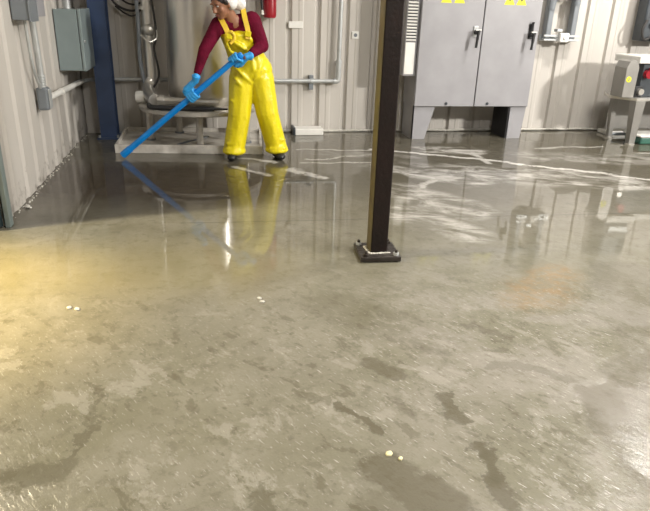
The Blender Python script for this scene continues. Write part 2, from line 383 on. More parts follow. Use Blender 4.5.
def ribbed(u0, u1, face, anchor, pitch, horiz, sign, z1=CEIL, stripes=True):
    """panel with narrow recessed grooves and two shallow stripes between them; horiz 'x' or 'y'"""
    pts = []; k = math.floor((u0 - anchor) / pitch) - 1
    while anchor + k * pitch < u1 + pitch:
        g = anchor + k * pitch
        for du, d in (((-.07, 0), (-.025, .014), (.025, .014), (.07, 0)) if not stripes else ((-.045, 0), (-.022, .038), (.018, .038), (.032, 0), (.10, 0), (.112, -.005), (.150, -.005), (.162, 0))):
            u = g + du
            if u0 < u < u1: pts.append((u, d))
        k += 1
    pts = [(u0, 0)] + pts + [(u1, 0)]
    poly = [(u, face + sign * d) for u, d in pts] + [(u1, face + sign * .16), (u0, face + sign * .16)]
    if horiz == 'y': poly = [(b_, a) for a, b_ in poly]
    return prism(B(), poly, 'z', 0, z1)

struct('wall_back', ribbed(-1.5, 11, BY, 4.58, .33, 'x', 1), 'wall')
struct('wall_left', ribbed(4.14, BY, LX, 4.42, .33, 'y', -1, stripes=False), 'lwall')
struct('wall_annex', bx(B(), -8, LX - .17, 4.14, 4.3, 0, CEIL), 'cream')
struct('wall_right', bx(B(), 11, 11.15, -6, 8, 0, CEIL), 'cream')
struct('wall_rear', bx(B(), -8, 11, -6.15, -6, 0, CEIL), 'cream')
struct('wall_far_left', bx(B(), -8.15, -8, -6, 4.3, 0, CEIL), 'cream')
# bright sealant bead along the foot of the back wall
bm = B(); n = 60
tube(bm, [(-1.2 + i * 10 / n, BY - .012 - random.random() * .008, .012 + random.random() * .012) for i in range(n + 1)], .014, 6)
struct('trim_1', bm, 'scum')
# jamb of the opening in the left wall: two grey strips and the edge of a dark teal door leaf
bm = bx(B(), LX + .002, LX + .05, 4.13, 4.17, 0, 2.6); bx(bm, LX + .018, LX + .05, 4.095, 4.13, 0, 2.6)
struct('trim_2', bm, 'trim', bevel=.004)
struct('trim_3', bx(B(), LX + .004, LX + .03, 4.185, 4.215, 0, 2.6), 'trim', bevel=.004)
d1 = struct('door_1', bx(B(), LX - .85, LX + .012, 4.035, 4.085, .02, 2.5), 'teal', bevel=.006)
h = obj('door_handle', cyl(cyl(B(), (-2.0, 4.035, 1.05), (-2.0, 3.98, 1.05), .012), (-2.06, 3.98, 1.05), (-1.92, 3.98, 1.05), .01), 'galv', d1)

# ------------------------------------------------------------------ ceiling lamps
lamp_labels = ['ceiling lamp above the grey cabinets near the back wall', 'ceiling lamp far out to the right of the hall',
               'ceiling lamp behind the viewer, furthest from the back wall', 'ceiling lamp over the near wet floor']
for (x, y, e, c, rz, sz, lz), lb in zip(LAMPS, lamp_labels):
    t = thing('ceiling_lamp', 'long white ' + lb, 'lamp', (x, y, lz), 'ceiling lamps of the hall')
    if lz > 4:
        obj('housing', box(B(), (x, y, lz + .095), (sz + .1, .36, .07), rz), 'white', t, bevel=.01)
        obj('diffuser', box(B(), (x, y, lz + .045), (sz, .3, .03), rz), 'lampglow', t)
    else:
        d = (V((3.6, 7.0, 0.6)) - V((x, y, lz))).normalized(); q = d.to_track_quat('-Z', 'Y').to_matrix().to_4x4()
        bm = B(); bmesh.ops.create_cube(bm, size=1, matrix=Matrix.Translation(V((x, y, lz)) - d * .07) @ q @ Matrix.Diagonal((sz + .1, .4, .08, 1)))
        obj('housing', bm, 'white', t, bevel=.01)
    for s in (-1, 1):
        px, py = x + math.cos(rz) * s * sz * .4, y + math.sin(rz) * s * sz * .4
        obj('hanger', cyl(B(), (px, py, lz + .12), (px, py, CEIL), .008), 'galv', t)
t = thing('flood_lamp', 'warm yellow flood lamp on a stand in the side bay', 'lamp', (-3.4, 3.45, 0))
obj('lamp_head', box(B(), (-3.38, 3.45, 2.52), (.1, .5, .3), 0, 0, .45), 'dark', t, bevel=.01)
obj('pole', cyl(B(), (-3.45, 3.47, 0), (-3.45, 3.47, 2.5), .025), 'dark', t)
obj('base', cyl(B(), (-3.45, 3.47, 0), (-3.45, 3.47, .04), .28), 'dark', t)

# ------------------------------------------------------------------ steel post in the foreground
PX, PY = .985, 3.37
t = thing('steel_post', 'dark rusty square steel post standing on the wet floor', 'post', (PX, PY, 0))
rz = -.03
obj('post_shaft', box(B(), (PX, PY, (CEIL + .02) / 2), (.104, .104, CEIL - .02), rz), 'rust', t, bevel=.008)
sf = obj('side_face', box(B(), (PX - .0525, PY + .001, (CEIL + .02) / 2), (.004, .100, CEIL - .02), rz), 'olive', t)  # thin slab, warm side light put into its olive-yellow colour
sf['label'] = 'left face of the post with warm light painted olive-yellow'
pl = obj('base_plate', box(B(), (PX, PY, .02), (.245, .255, .028), rz - .03), 'plate', t, bevel=.004)
bm = B()
for i in range(46):
    a = random.random()
    e = random.choice('fbl')
    x, y = {'f': (-.06 + .13 * a, -.062), 'b': (-.06 + .12 * a, .06), 'l': (-.063, -.06 + .12 * a)}[e]
    sph(bm, (PX + x, PY + y - .006 * random.random(), .037), (.010 + .006 * random.random(), .007, .006), sub=1)
wl = obj('weld_bead', bm, 'scum', t, smooth='all')
wl['label'] = 'whitish crusted weld around the post foot'
for sx, sy in ((-1, -1), (1, -1), (-1, 1), (1, 1)):
    x, y = PX + sx * .092, PY + sy * .096
    bb = obj('bolt', cyl(B(), (x, y, .03), (x, y, .065), .009), 'plate', t)
    obj('nut', cyl(B(), (x, y, .033), (x, y, .050), .018, seg=6), 'galv' if sx * sy < 0 else 'plate', bb)

# ------------------------------------------------------------------ blue column in the corner
t = thing('steel_column', 'navy blue painted steel column in the far left corner', 'column', (-1.05, 7.05, 0))
bm = bx(B(), -1.135, -.965, 6.96, 6.975, 0, CEIL); bx(bm, -1.135, -.965, 7.155, 7.17, 0, CEIL); bx(bm, -1.055, -1.045, 6.975, 7.155, 0, CEIL)
obj('column_shaft', bm, 'blue', t)
obj('base_plate', bx(B(), -1.17, -.93, 6.92, 7.21, 0, .02), 'blue', t, bevel=.003)
for sx in (-1, 1):
    for yy in (6.94, 7.19): obj('bolt', cyl(B(), (-1.05 + sx * .095, yy, .02), (-1.05 + sx * .095, yy, .045), .012, seg=6), 'galv', t)

# ------------------------------------------------------------------ left wall fittings
t = thing('electrical_box', 'pale blue-grey square electrical box on the left wall beside the blue column', 'electrical box', (LX, 6.6, .77))
obj('box_body', bx(B(), LX + .002, -1.135, 6.35, 6.87, .77, 1.31), 'box', t, bevel=.004)
dr = obj('box_door', bx(B(), -1.130, -1.10, 6.345, 6.875, .765, 1.315), 'box', t, bevel=.008)
obj('latch', cyl(B(), (-1.10, 6.40, 1.03), (-1.09, 6.40, 1.03), .012), 'galv', dr)
bm = B(); tube(bm, [(-1.25, 6.55, 1.31), (-1.25, 6.55, CEIL)], .03, 12)
for k in range(6): cyl(bm, (-1.25, 6.55, 1.315 + k * .018), (-1.25, 6.55, 1.325 + k * .018), .038)
tag(obj('conduit', bm, 'galv', loc=(-1.25, 6.55, 1.31), smooth=True), 'grey ribbed conduit rising from the top of the square electrical box', 'conduit')

t = thing('junction_box', 'small dark grey junction box on the left wall at the top edge', 'junction box', (LX, 5.25, 1.25))
obj('box_body', bx(B(), LX + .002, -1.22, 5.02, 5.24, 1.245, 1.62), 'dbox', t, bevel=.006)
obj('cover', bx(B(), -1.22, -1.21, 5.01, 5.25, 1.235, 1.63), 'dbox', t, bevel=.003)
t = thing('transformer_box', 'light grey box next to the small dark junction box', 'electrical box', (LX, 5.45, 1.27))
obj('box_body', bx(B(), LX + .002, -1.23, 5.30, 5.52, 1.27, 1.75), 'cab', t, bevel=.006)
obj('cover', bx(B(), -1.23, -1.22, 5.295, 5.525, 1.265, 1.755), 'cab', t, bevel=.003)
for yy, rr, lb in ((5.12, .011, 'thin left conduit below the dark junction box'), (5.33, .024, 'thick right conduit below the dark junction box')):
    bm = B(); tube(bm, rounded([(-1.28, yy, 1.26), (-1.28, yy + .04, .9), (-1.28, 5.37 if rr > .02 else 5.30, .74)], .1), rr, 12)
    if rr > .02:
        for k in range(5): cyl(bm, (-1.28, 5.365, .74 + k * .02), (-1.28, 5.365, .752 + k * .02), .032)
    tag(obj('conduit', bm, 'galv', loc=(-1.28, yy, .74), smooth=True), lb, 'conduit')
t = thing('conduit_fitting', 'grey elbow fitting low on the left wall where the conduit turns', 'conduit fitting', (-1.28, 5.38, .55))
obj('fitting_body', bx(B(), -1.325, -1.235, 5.32, 5.43, .56, .74), 'dbox', t, bevel=.02)
obj('fitting_cover', bx(B(), -1.235, -1.228, 5.33, 5.42, .575, .725), 'galv', t, bevel=.004)
obj('collar', cyl(B(), (-1.28, 5.43, .635), (-1.28, 5.47, .635), .032), 'galv', t, smooth=True)
bm = B(); tube(bm, [(-1.28, 5.46, .635), (-1.28, 7.0, .60)], .026, 12)
cyl(bm, (-1.28, 6.0, .622), (-1.28, 6.04, .621), .032)
tag(obj('conduit', bm, 'white', loc=(-1.28, 5.46, .63), smooth=True), 'pale conduit running back along the left wall under the square electrical box', 'conduit')

# ------------------------------------------------------------------ back wall fittings
PYC = 7.24
bm = B(); tube(bm, rounded([(-1.28, 7.0, .60), (-1.2, 7.215, .598), (-.9, PYC, .598), (1.47, PYC, .598)], .06), .022, 12)
tag(obj('conduit', bm, 'galv', loc=(-.9, PYC, .598), smooth=True), 'pale horizontal conduit along the back wall behind the tank and person', 'conduit')
t = thing('conduit_elbow', 'grey elbow joining the horizontal and vertical conduits on the back wall', 'conduit fitting', (1.5, PYC, .598))
obj('elbow_body', tube(B(), rounded([(1.46, PYC, .598), (1.515, PYC, .598), (1.515, PYC, .80)], .045), .032, 14), 'galv', t, smooth=True)
obj('collar', cyl(B(), (1.515, PYC, .80), (1.515, PYC, .83), .038), 'galv', t, smooth=True)
tag(obj('conduit', tube(B(), [(1.515, PYC, .83), (1.53, PYC, 2.6), (1.54, PYC, CEIL)], .024, 12), 'galv', loc=(1.52, PYC, .83), smooth=True), 'grey vertical conduit rising on the back wall left of the rusty post', 'conduit')
t = thing('conduit_clamp', 'small clamp holding the horizontal conduit right of the person', 'clamp', (1.21, PYC, .598))
obj('clamp_ring', cyl(B(), (1.19, PYC, .598), (1.235, PYC, .598), .029), 'galv', t, smooth=True)
obj('clamp_bracket', bx(B(), 1.175, 1.225, PYC, BY + .03, .50, .66), 'dbox', t, bevel=.004)

t = thing('fire_extinguisher', 'red fire extinguisher hanging on the back wall right of the person', 'fire extinguisher', (.72, 7.2, 1.27))
obj('cylinder', lathe(B(), [(.03, 1.262), (.062, 1.268), (.072, 1.285), (.073, 1.32), (.073, 1.66), (.06, 1.70), (.03, 1.73), (.022, 1.75), (.022, 1.775)], (.72, 7.21), 28), 'red', t, smooth=True)
lv = obj('valve', bx(bx(B(), .70, .74, 7.17, 7.24, 1.775, 1.80), .71, .73, 7.08, 7.22, 1.81, 1.825), 'black', t, bevel=.003)
obj('hose', tube(B(), curve_pts([(.70, 7.2, 1.79), (.62, 7.17, 1.72), (.625, 7.17, 1.5), (.635, 7.17, 1.345)]), .012, 10), 'black', t, smooth=True)
obj('nozzle', cyl(B(), (.636, 7.17, 1.345), (.636, 7.17, 1.30), .012, .018), 'white', t, smooth=True)
obj('mounting_band', cyl(B(), (.72, 7.21, 1.5), (.72, 7.21, 1.53), .0755, seg=28), 'galv', t, smooth=True)
obj('wall_bracket', bx(B(), .69, .75, 7.27, BY + .01, 1.42, 1.7), 'dbox', t)

tag(obj('wall_plate', bx(B(), .94, 1.10, BY - .014, BY + .004, 1.165, 1.235), 'white', loc=(1.02, BY, 1.2), bevel=.003), 'blank white rectangular card on the back wall right of the fire extinguisher', 'plate')
t = thing('wall_socket', 'small square white plate with dark centre right of the vertical conduit', 'socket', (1.71, BY, 1.1))
obj('socket_plate', bx(B(), 1.672, 1.752, BY - .014, BY + .002, 1.065, 1.145), 'white', t, bevel=.003)
obj('socket_insert', cyl(B(), (1.712, BY - .02, 1.105), (1.712, BY - .008, 1.105), .02), 'dbox', t)

# white block at the foot of the back wall
t = thing('drain_cover', 'low white block on the floor against the back wall right of the person', 'cover', (1.16, 7.2, 0))
obj('block', bx(B(), 1.0, 1.33, 7.09, 7.29, 0, .075), 'white', t, bevel=.008)
obj('end_cap', bx(B(), .975, 1.0, 7.08, 7.29, 0, .09), 'dark', t, bevel=.004)

# ------------------------------------------------------------------ cables on the wall, left of tank
for k, (pts, r) in enumerate((([(-.98, 7.16, 1.62), (-.9, 7.15, 1.38), (-.72, 7.1, 1.30), (-.56, 7.02, 1.37)], .012),
                              ([(-.95, 7.15, 1.7), (-.84, 7.13, 1.44), (-.7, 7.08, 1.36), (-.54, 7.0, 1.42)], .010),
                              ([(-.90, 7.24, 1.34), (-.8, 7.22, 1.27), (-.72, 7.20, 1.25), (-.64, 7.19, 1.31), (-.52, 7.19, 1.5)], .009))):
    lb = ['lowest-starting black cable sagging between blue column and tank', 'upper black cable sagging between blue column and tank', 'thin black cable curling under the others beside the tank'][k]
    tag(obj('cable', tube(B(), curve_pts(pts), r, 8), 'wire', loc=pts[0], smooth=True), lb, 'cable', 'black cables beside the tank')

# ------------------------------------------------------------------ drip tray (skid)
t = thing('drip_tray', 'low wet grey metal tray on the floor under the tank', 'tray', (-.18, 6.68, 0))
def quad(o): # corners of the tray, inset by o
    return [(-.905 + o, 6.27 + o), (.53 - o, 6.13 + o), (.60 - o, 7.10 - o), (-.90 + o, 7.22 - o)]
Q = quad(0); Qi = quad(.025)
obj('tray_floor', prism(B(), quad(.012), 'z', 0.012, .045), 'pan', t)
bm = B()
for k in range(4):
    a, c, ai, ci = Q[k], Q[(k + 1) % 4], Qi[k], Qi[(k + 1) % 4]
    prism(bm, [a, c, ci, ai], 'z', 0, .085)
obj('rim', bm, 'pan', t, bevel=.004)
obj('drain_channel', box(B(), (-.15, 6.62, .05), (.5, .016, .012), .9), 'dbox', t)

# ------------------------------------------------------------------ tank with its round stand
TX, TY = 0.0, 6.70
t = thing('process_tank', 'large upright stainless steel tank behind the person', 'tank', (TX, TY, .4))
obj('shell', lathe(B(), [(.30, .425), (.37, .50), (.378, .53), (.378, CEIL - .4), (.2, CEIL - .15)], (TX, TY), 56), 'tank', t, smooth=True)
for z in (1.75, 3.0): obj('weld_band', lathe(B(), [(.377, z), (.384, z + .004), (.384, z + .036), (.377, z + .04)], (TX, TY), 56), 'steel', t, smooth=True)
t = thing('tank_stand', 'round grey stand with legs carrying the steel tank', 'stand', (-.06, 6.70, .04))
CX, CY = -.06, 6.70
obj('ring_top', lathe(B(), [(.30, .375), (.615, .375), (.625, .382), (.625, .410), (.615, .418), (.30, .425)], (CX, CY), 56), 'ring', t, smooth=True)
for a in (182, 268, 330, 40, 118):
    a = math.radians(a); x, y = CX + .53 * math.cos(a), CY + .53 * math.sin(a) * .78
    lg = obj('leg', tube(B(), [(x, y, .048), (x, y, .38)], .034, 16), 'ring', t, smooth=True)
    obj('foot', cyl(B(), (x, y, .046), (x, y, .062), .05), 'dbox', lg, smooth=True)

# vertical pipe with fittings left of the tank and drain line in front of it
t = thing('process_pipe', 'worn silver vertical pipe with fittings left of the tank', 'pipe', (-.56, 6.86, .43))
obj('pipe', tube(B(), [(-.55, 6.86, .56), (-.55, 6.86, CEIL)], .058, 18), 'steel', t, smooth=True)
obj('valve_body', sph(cyl(B(), (-.62, 6.84, 1.13), (-.46, 6.84, 1.13), .03), (-.54, 6.83, 1.13), (.07, .06, .065)), 'steel', t, smooth='all')
obj('valve_handle', tube(B(), curve_pts([(-.62, 6.76, 1.08), (-.54, 6.74, 1.02), (-.47, 6.76, 1.05), (-.46, 6.77, 1.13)]), .010, 8), 'steel', t, smooth=True)
for z in (1.32, .60): obj('flange', cyl(B(), (-.55, 6.86, z), (-.55, 6.86, z + .03), .083), 'steel', t, smooth=True)
obj('sensor_cable', tube(B(), curve_pts([(-.50, 6.79, 1.5), (-.47, 6.79, 1.1), (-.50, 6.78, .95), (-.47, 6.79, .7), (-.54, 6.76, .56)]), .011, 8), 'wire', t, smooth=True)
obj('side_line', tube(B(), curve_pts([(-.65, 6.84, 1.6), (-.64, 6.84, 1.2), (-.65, 6.82, .85), (-.62, 6.82, .6)]), .020, 8), 'dbox', t, smooth=True)
obj('elbow', tube(B(), curve_pts([(-.56, 6.86, .64), (-.585, 6.80, .56), (-.56, 6.62, .505), (-.50, 6.42, .49)]), .062, 16), 'steel', t, smooth=True)
obj('coupling', cyl(B(), (-.70, 6.75, .48), (-.61, 6.72, .48), .06), 'white', t, smooth=True)
t = thing('drain_pipe', 'pale horizontal drain pipe across the front of the tank', 'pipe', (-.2, 6.26, .47))
obj('pipe', tube(B(), [(-.47, 6.375, .502), (-.1, 6.29, .494), (.12, 6.285, .490)], [.038, .026, .022], 14), 'steel', t, smooth=True)
obj('collar', cyl(B(), (-.45, 6.372, .502), (-.40, 6.36, .501), .044), 'steel', t, smooth=True)
t = thing('black_hose', 'thick black hose lying on the stand under the pale drain pipe', 'hose', (-.2, 6.2, .42))
obj('hose_body', tube(B(), curve_pts([(-.56, 6.40, .447), (-.50, 6.26, .446), (-.15, 6.17, .447), (.02, 6.15, .448), (.07, 6.15, .448)]), .024, 14), 'black', t, smooth=True)
obj('nozzle', cyl(B(), (.07, 6.15, .448), (.20, 6.14, .446), .016, .008), 'black', t, smooth=True)

# ------------------------------------------------------------------ control cabinet
CXL, CXR, CY0, CY1, CZ0, CZ1 = 2.315, 3.715, 6.83, 7.24, .375, 2.05
SEAM = 3.037
t = thing('control_cabinet', 'large grey two-door electrical cabinet with black handles on legs', 'cabinet', ((CXL + CXR) / 2, 7.0, 0))
obj('cabinet_body', bx(B(), CXL, CXR, CY0, CY1, CZ0, CZ1), 'cab', t, bevel=.004)
obj('door_gasket', bx(B(), SEAM - .008, SEAM + .008, CY0 - .012, CY0 + .01, CZ0 + .005, CZ1 - .01), 'gap', t)
def leg_poly(x0, x1, s):  # tapered towards the floor
    return [(x0, CZ0), (x1, CZ0), (x1 - (.085 if s > 0 else 0), 0), (x0 + (.085 if s < 0 else 0), 0)]
def leg_poly(x0, x1, s):
    return [(x0, CZ0), (x1, CZ0), (x1 - (.10 if s > 0 else .03), 0), (x0, 0)]
for s, x0, x1 in ((1, CXL + .005, CXL + .265), (-1, CXR - .215, CXR - .005)):
    bm = prism(B(), leg_poly(x0, x1, s), 'y', CY0 + .005, CY0 + .02)
    xs = x0 + .006
    bx(bm, xs - .006, xs + .006, CY0 + .005, CY1 - .02, 0, CZ0)
    prism(bm, leg_poly(x0, x1, s), 'y', CY1 - .035, CY1 - .02)
    lg = obj('cabinet_leg', bm, 'cab', t)
    if s < 0: obj('inner_plate', bx(B(), x0 - .012, x0 - .001, CY0 + .004, CY1 - .02, .001, CZ0 - .002), 'black', lg)
def symbol(bm, x, z, y):
    # little bolt mark
    pts = [(x + .004, z + .062), (x - .014, z + .034), (x - .002, z + .034), (x - .008, z + .012), (x + .014, z + .042), (x + .002, z + .042)]
    return prism(bm, pts, 'y', y, y - .001)
for d0, d1_, hx, hz, st in ((CXL + .004, SEAM - .006, 2.955, 1.165, (2.585, 2.735)), (SEAM + .006, CXR - .004, 3.615, 1.155, (3.315, 3.455))):
    dr = obj('cabinet_door', bx(B(), d0, d1_, CY0 - .024, CY0 - .001, CZ0 + .002, CZ1 - .006), 'cab', t, bevel=.005)
    F = CY0 - .024
    obj('handle_plate', bx(B(), hx - .028, hx + .028, F - .012, F, hz - .03, hz + .085 if hx < 3.2 else hz + .13), 'black' if hx > 3.2 else 'galv', dr, bevel=.006)
    hm = cyl(B(), (hx, F, hz + .02), (hx, F - .075, hz + .02), .026)
    hn = obj('handle', hm, 'black', dr, smooth=True)
    obj('handle_lever', tube(B(), curve_pts([(hx + .012, F - .07, hz + .035), (hx, F - .085, hz + .0), (hx - .006, F - .088, hz - .06), (hx - .012, F - .09, hz - .14)]), [.018] * 8 + [.016] * 8 + [.014] * 9, 10), 'black', hn, smooth=True)
    obj('handle_cap', box(B(), (hx + .004, F - .078, hz + .045), (.066, .012, .014), 0, 0, .0), 'white', hn, bevel=.003)
    if hx > 3.2: obj('handle_tang', tube(B(), [(hx - .005, F - .02, hz + .06), (hx + .002, F - .03, hz + .15)], .014, 8), 'black', hn, smooth=True)
    for sx in st:
        s0 = obj('warning_sticker', prism(B(), [(sx - .062, 1.475), (sx + .062, 1.475), (sx + .05, 1.50), (sx + .006, 1.59), (sx - .006, 1.59), (sx - .05, 1.50)], 'y', F - .0012, F), 'sticker', dr)
        obj('warning_symbol', symbol(B(), sx, 1.487, F - .0013), 'black', s0)
    qx = (d0 + d1_) / 2 + (.02 if hx < 3.2 else -.18)
    obj('quarter_turn_latch', cyl(B(), (qx, F, CZ0 + .035), (qx, F - .008, CZ0 + .035), .016), 'dark', dr)
# cooling unit on the left flank of the cabinet
t = thing('cooling_unit', 'white louvred cooling unit on the left side of the grey cabinet', 'cooling unit', (2.2, 6.98, .7))
obj('unit_body', bx(B(), 2.165, 2.312, 6.85, 7.10, .705, 1.95), 'cab', t, bevel=.008)
obj('front_panel', bx(B(), 2.175, 2.287, 6.843, 6.852, .725, 1.06), 'white', t, bevel=.003)
bm = B()
for k in range(26): box(bm, (2.231, 6.842, 1.085 + k * .032), (.112, .016, .012), 0, .5)
g = obj('louvre_grille', bm, 'white', t)
obj('grille_backing', bx(B(), 2.178, 2.284, 6.8475, 6.8515, 1.07, 1.92), 'gap', t)

# ------------------------------------------------------------------ conduit frame right of the cabinet
t = thing('cable_loop_frame', 'dark grey conduit loop clamped to a short metal strut right of the cabinet', 'frame', (4.2, 7.2, 1.1))
for x0 in (4.04, 4.36):
    obj('upright', bx(B(), x0 - .035, x0 + .035, 7.17, 7.27, 1.12, 2.4), 'dbox', t, bevel=.012)
bm = B(); tube(bm, curve_pts([(4.04, 7.2, 1.44), (4.06, 7.2, 1.56), (4.13, 7.2, 1.60), (4.28, 7.2, 1.60), (4.35, 7.2, 1.57), (4.36, 7.2, 1.50)]), .045, 12)
obj('cross_loop', bm, 'dbox', t, smooth=True)
bm = bx(B(), 3.98, 4.44, 7.15, 7.17, 1.145, 1.165); bx(bm, 3.98, 4.44, 7.15, 7.17, 1.10, 1.12); bx(bm, 3.98, 4.44, 7.17, 7.29, 1.095, 1.105); bx(bm, 3.98, 4.44, 7.265, 7.27, 1.10, 1.165)
obj('strut', bm, 'galv', t)
obj('clamp_box', bx(B(), 4.16, 4.28, 7.10, 7.18, 1.085, 1.19), 'white', t, bevel=.012)
obj('clamp_tab', bx(B(), 4.12, 4.19, 7.12, 7.2, 1.20, 1.235), 'galv', t, bevel=.006)
obj('knob', cyl(B(), (4.22, 7.10, 1.135), (4.22, 7.085, 1.135), .018), 'galv', t)

# ------------------------------------------------------------------ dark wall device at the right edge
t = thing('wall_device', 'dark wall-mounted device at the upper right edge', 'device', (5.4, 7.15, 1.1))
obj('device_body', bx(B(), 5.22, 5.62, 7.08, 7.27, 1.12, 1.9), 'dark', t, bevel=.02)
obj('display', bx(B(), 5.27, 5.50, 7.07, 7.085, 1.40, 1.70), 'dbox', t, bevel=.004)
obj('cable_loop', tube(B(), curve_pts([(5.24, 7.06, 1.36), (5.19, 7.05, 1.25), (5.24, 7.05, 1.14), (5.33, 7.05, 1.17), (5.36, 7.06, 1.12)]), .016, 8), 'wire', t, smooth=True)
obj('front_rail', bx(B(), 5.30, 5.58, 7.04, 7.07, 1.28, 1.33), 'galv', t)

# ------------------------------------------------------------------ machine on a table at the right edge
TZ = .535
t = thing('machine_table', 'grey steel table with slanted legs at the right edge', 'table', (5.2, 6.5, 0))
def tapered(bm, p0, p1, w0, w1):
    tube(bm, [p0, p1], [w0, w1], 4); return bm
obj('table_top', prism(B(), [(4.63, 6.64), (4.80, 6.36), (6.2, 6.36), (6.2, 6.93), (4.76, 6.93)], 'z', TZ - .03, TZ), 'steel', t, bevel=.003)
for p, q, a, c in (((4.86, 6.41, 0), (4.85, 6.41, TZ - .03), .05, .085), ((4.85, 6.80, 0), (4.82, 6.80, TZ - .03), .035, .045), ((6.1, 6.41, 0), (6.1, 6.41, TZ - .03), .05, .08), ((6.1, 6.88, 0), (6.1, 6.88, TZ - .03), .035, .045)):
    lg = obj('leg', tapered(B(), p, q, a, c), 'mach', t)
    obj('foot', cyl(B(), (p[0], p[1], 0), (p[0], p[1], .015), .055), 'steel', lg)
obj('apron', bx(B(), 4.84, 6.1, 6.88, 6.90, .10, TZ - .03), 'mach', t)
obj('brace', tube(B(), [(4.86, 6.80, .05), (6.1, 6.84, .05)], .018, 8), 'dbox', t)
t = thing('control_box', 'grey metal control box with chamfered top on the right edge table', 'machine', (4.8, 6.6, TZ))
prof = [(4.655, TZ), (4.805, TZ), (4.805, .86), (4.785, .92), (4.735, .945), (4.68, .93), (4.65, .86)]
obj('enclosure', prism(B(), prof, 'y', 6.44, 6.66), 'mach', t, bevel=.006)
sg = obj('round_symbol', cyl(B(), (4.70, 6.44, .735), (4.70, 6.437, .735), .032, seg=24), 'sticker', t)
obj('symbol_mark', box(B(), (4.70, 6.4355, .735), (.012, .002, .034), 0, 0, .5), 'mach', sg)
t = thing('dosing_machine', 'white-topped machine with red button beside the grey control box', 'machine', (5.2, 6.6, TZ))
obj('machine_body', bx(B(), 4.90, 5.75, 6.5, 6.9, TZ + .001, .90), 'dark', t, bevel=.01)
obj('machine_lid', bx(B(), 4.81, 5.8, 6.46, 6.93, .905, .985), 'white', t, bevel=.012)
obj('red_button', cyl(B(), (4.955, 6.5, .79), (4.955, 6.44, .79), .045), 'red', t, smooth=True)
obj('red_lever', box(B(), (4.975, 6.46, .85), (.05, .03, .03), 0, .2), 'red', t, bevel=.005)
obj('grey_knob', cyl(B(), (4.88, 6.46, .60), (4.88, 6.42, .60), .035), 'steel', t, smooth=True)
obj('black_duct', bx(B(), 4.82, 4.92, 6.46, 6.6, TZ + .001, .66), 'black', t, bevel=.01)
t = thing('plastic_tray', 'dark green tray with pale rim on the floor under the right table', 'tray', (5.15, 6.5, 0))
obj('tray_body', bx(B(), 4.99, 5.5, 6.4, 6.7, 0, .085), 'greenpl', t, bevel=.02)
obj('tray_rim', bx(B(), 4.97, 5.52, 6.38, 6.72, .085, .105), 'white', t, bevel=.008)
t = thing('floor_pad', 'pale flat pad on the floor behind the right table legs', 'pad', (5.3, 6.95, 0))
obj('pad_sheet', bx(B(), 4.95, 5.9, 6.98, 7.2, 0, .05), 'white', t, bevel=.01)
# added body out of view, there to cast a shadow on the back wall
t = thing('shadow_caster', 'added tall grey shadow caster beyond the right edge', 'machine', (6.5, 6.2, 0))
obj('machine_body', prism(B(), [(6.35, 0), (7.6, 0), (7.6, 2.3), (7.0, 2.3), (6.35, 1.2)], 'y', 5.9, 6.9), 'mach', t, bevel=.01)  # body of the added shadow caster
obj('caster_panel', bx(B(), 6.6, 7.2, 5.88, 5.9, .9, 1.3), 'dark', t)

# ------------------------------------------------------------------ crumbs and scum
for x, y, r, lb, g in ((-.70, 2.86, .012, 'left one of the white crumb pair on the left floor', 0), (-.66, 2.84, .013, 'right one of the white crumb pair on the left floor', 0),
                       (.225, 2.85, .011, 'upper crumb of the white pair in the middle of the floor', 0), (.235, 2.81, .012, 'lower crumb of the white pair in the middle of the floor', 0),
                       (.558, 1.605, .011, 'larger yellowish crumb on the near floor', 1), (.590, 1.575, .007, 'small sliver beside the large yellowish crumb', 1)):
    bm = sph(B(), (x, y, .003), (r * 1.3, r, .006), Matrix.Rotation(random.random() * 3, 4, 'Z'), sub=2)
    for v in bm.verts: v.co += V((random.uniform(-1, 1), random.uniform(-1, 1), 0)) * r * .16
    tag(obj('food_crumb', bm, 'scum' if not g else 'crumb', loc=(x, y, 0), smooth='all'), lb, 'crumb', 'food crumbs on the wet floor')
bm = B()
for i in range(110):
    y = 4.3 + 2.9 * random.random(); r = .003 + .007 * random.random() ** 3
    sph(bm, (LX + .01 + abs(random.gauss(0, .018)), y, r * .4), (r, r * 1.3, r), sub=1)
s = obj('foam_residue', bm, 'scum', loc=(LX, 5, 0), smooth='all'); s['kind'] = 'stuff'
tag(s, 'white foam residue along the foot of the left wall', 'foam')
tag(obj('foam_clump', sph(sph(B(), (LX + .05, 4.52, .012), (.020, .018, .014)), (LX + .070, 4.51, .006), (.012, .011, .008)), 'scum', loc=(LX + .05, 4.52, 0), smooth='all'), 'largest white foam clump at the near end of the left wall', 'foam')

# ------------------------------------------------------------------ the person
def ells(bm, a, c, ra, rc, n=8, rot=None, sub=2):
    """chain of ellipsoids from a to c"""
    a, c = V(a), V(c)
    ra = V((ra,) * 3) if isinstance(ra, (int, float)) else V(ra); rc = V((rc,) * 3) if isinstance(rc, (int, float)) else V(rc)
    for i in range(n + 1):
        t_ = i / n; sph(bm, a.lerp(c, t_), tuple(ra.lerp(rc, t_)), rot, sub)
    return bm

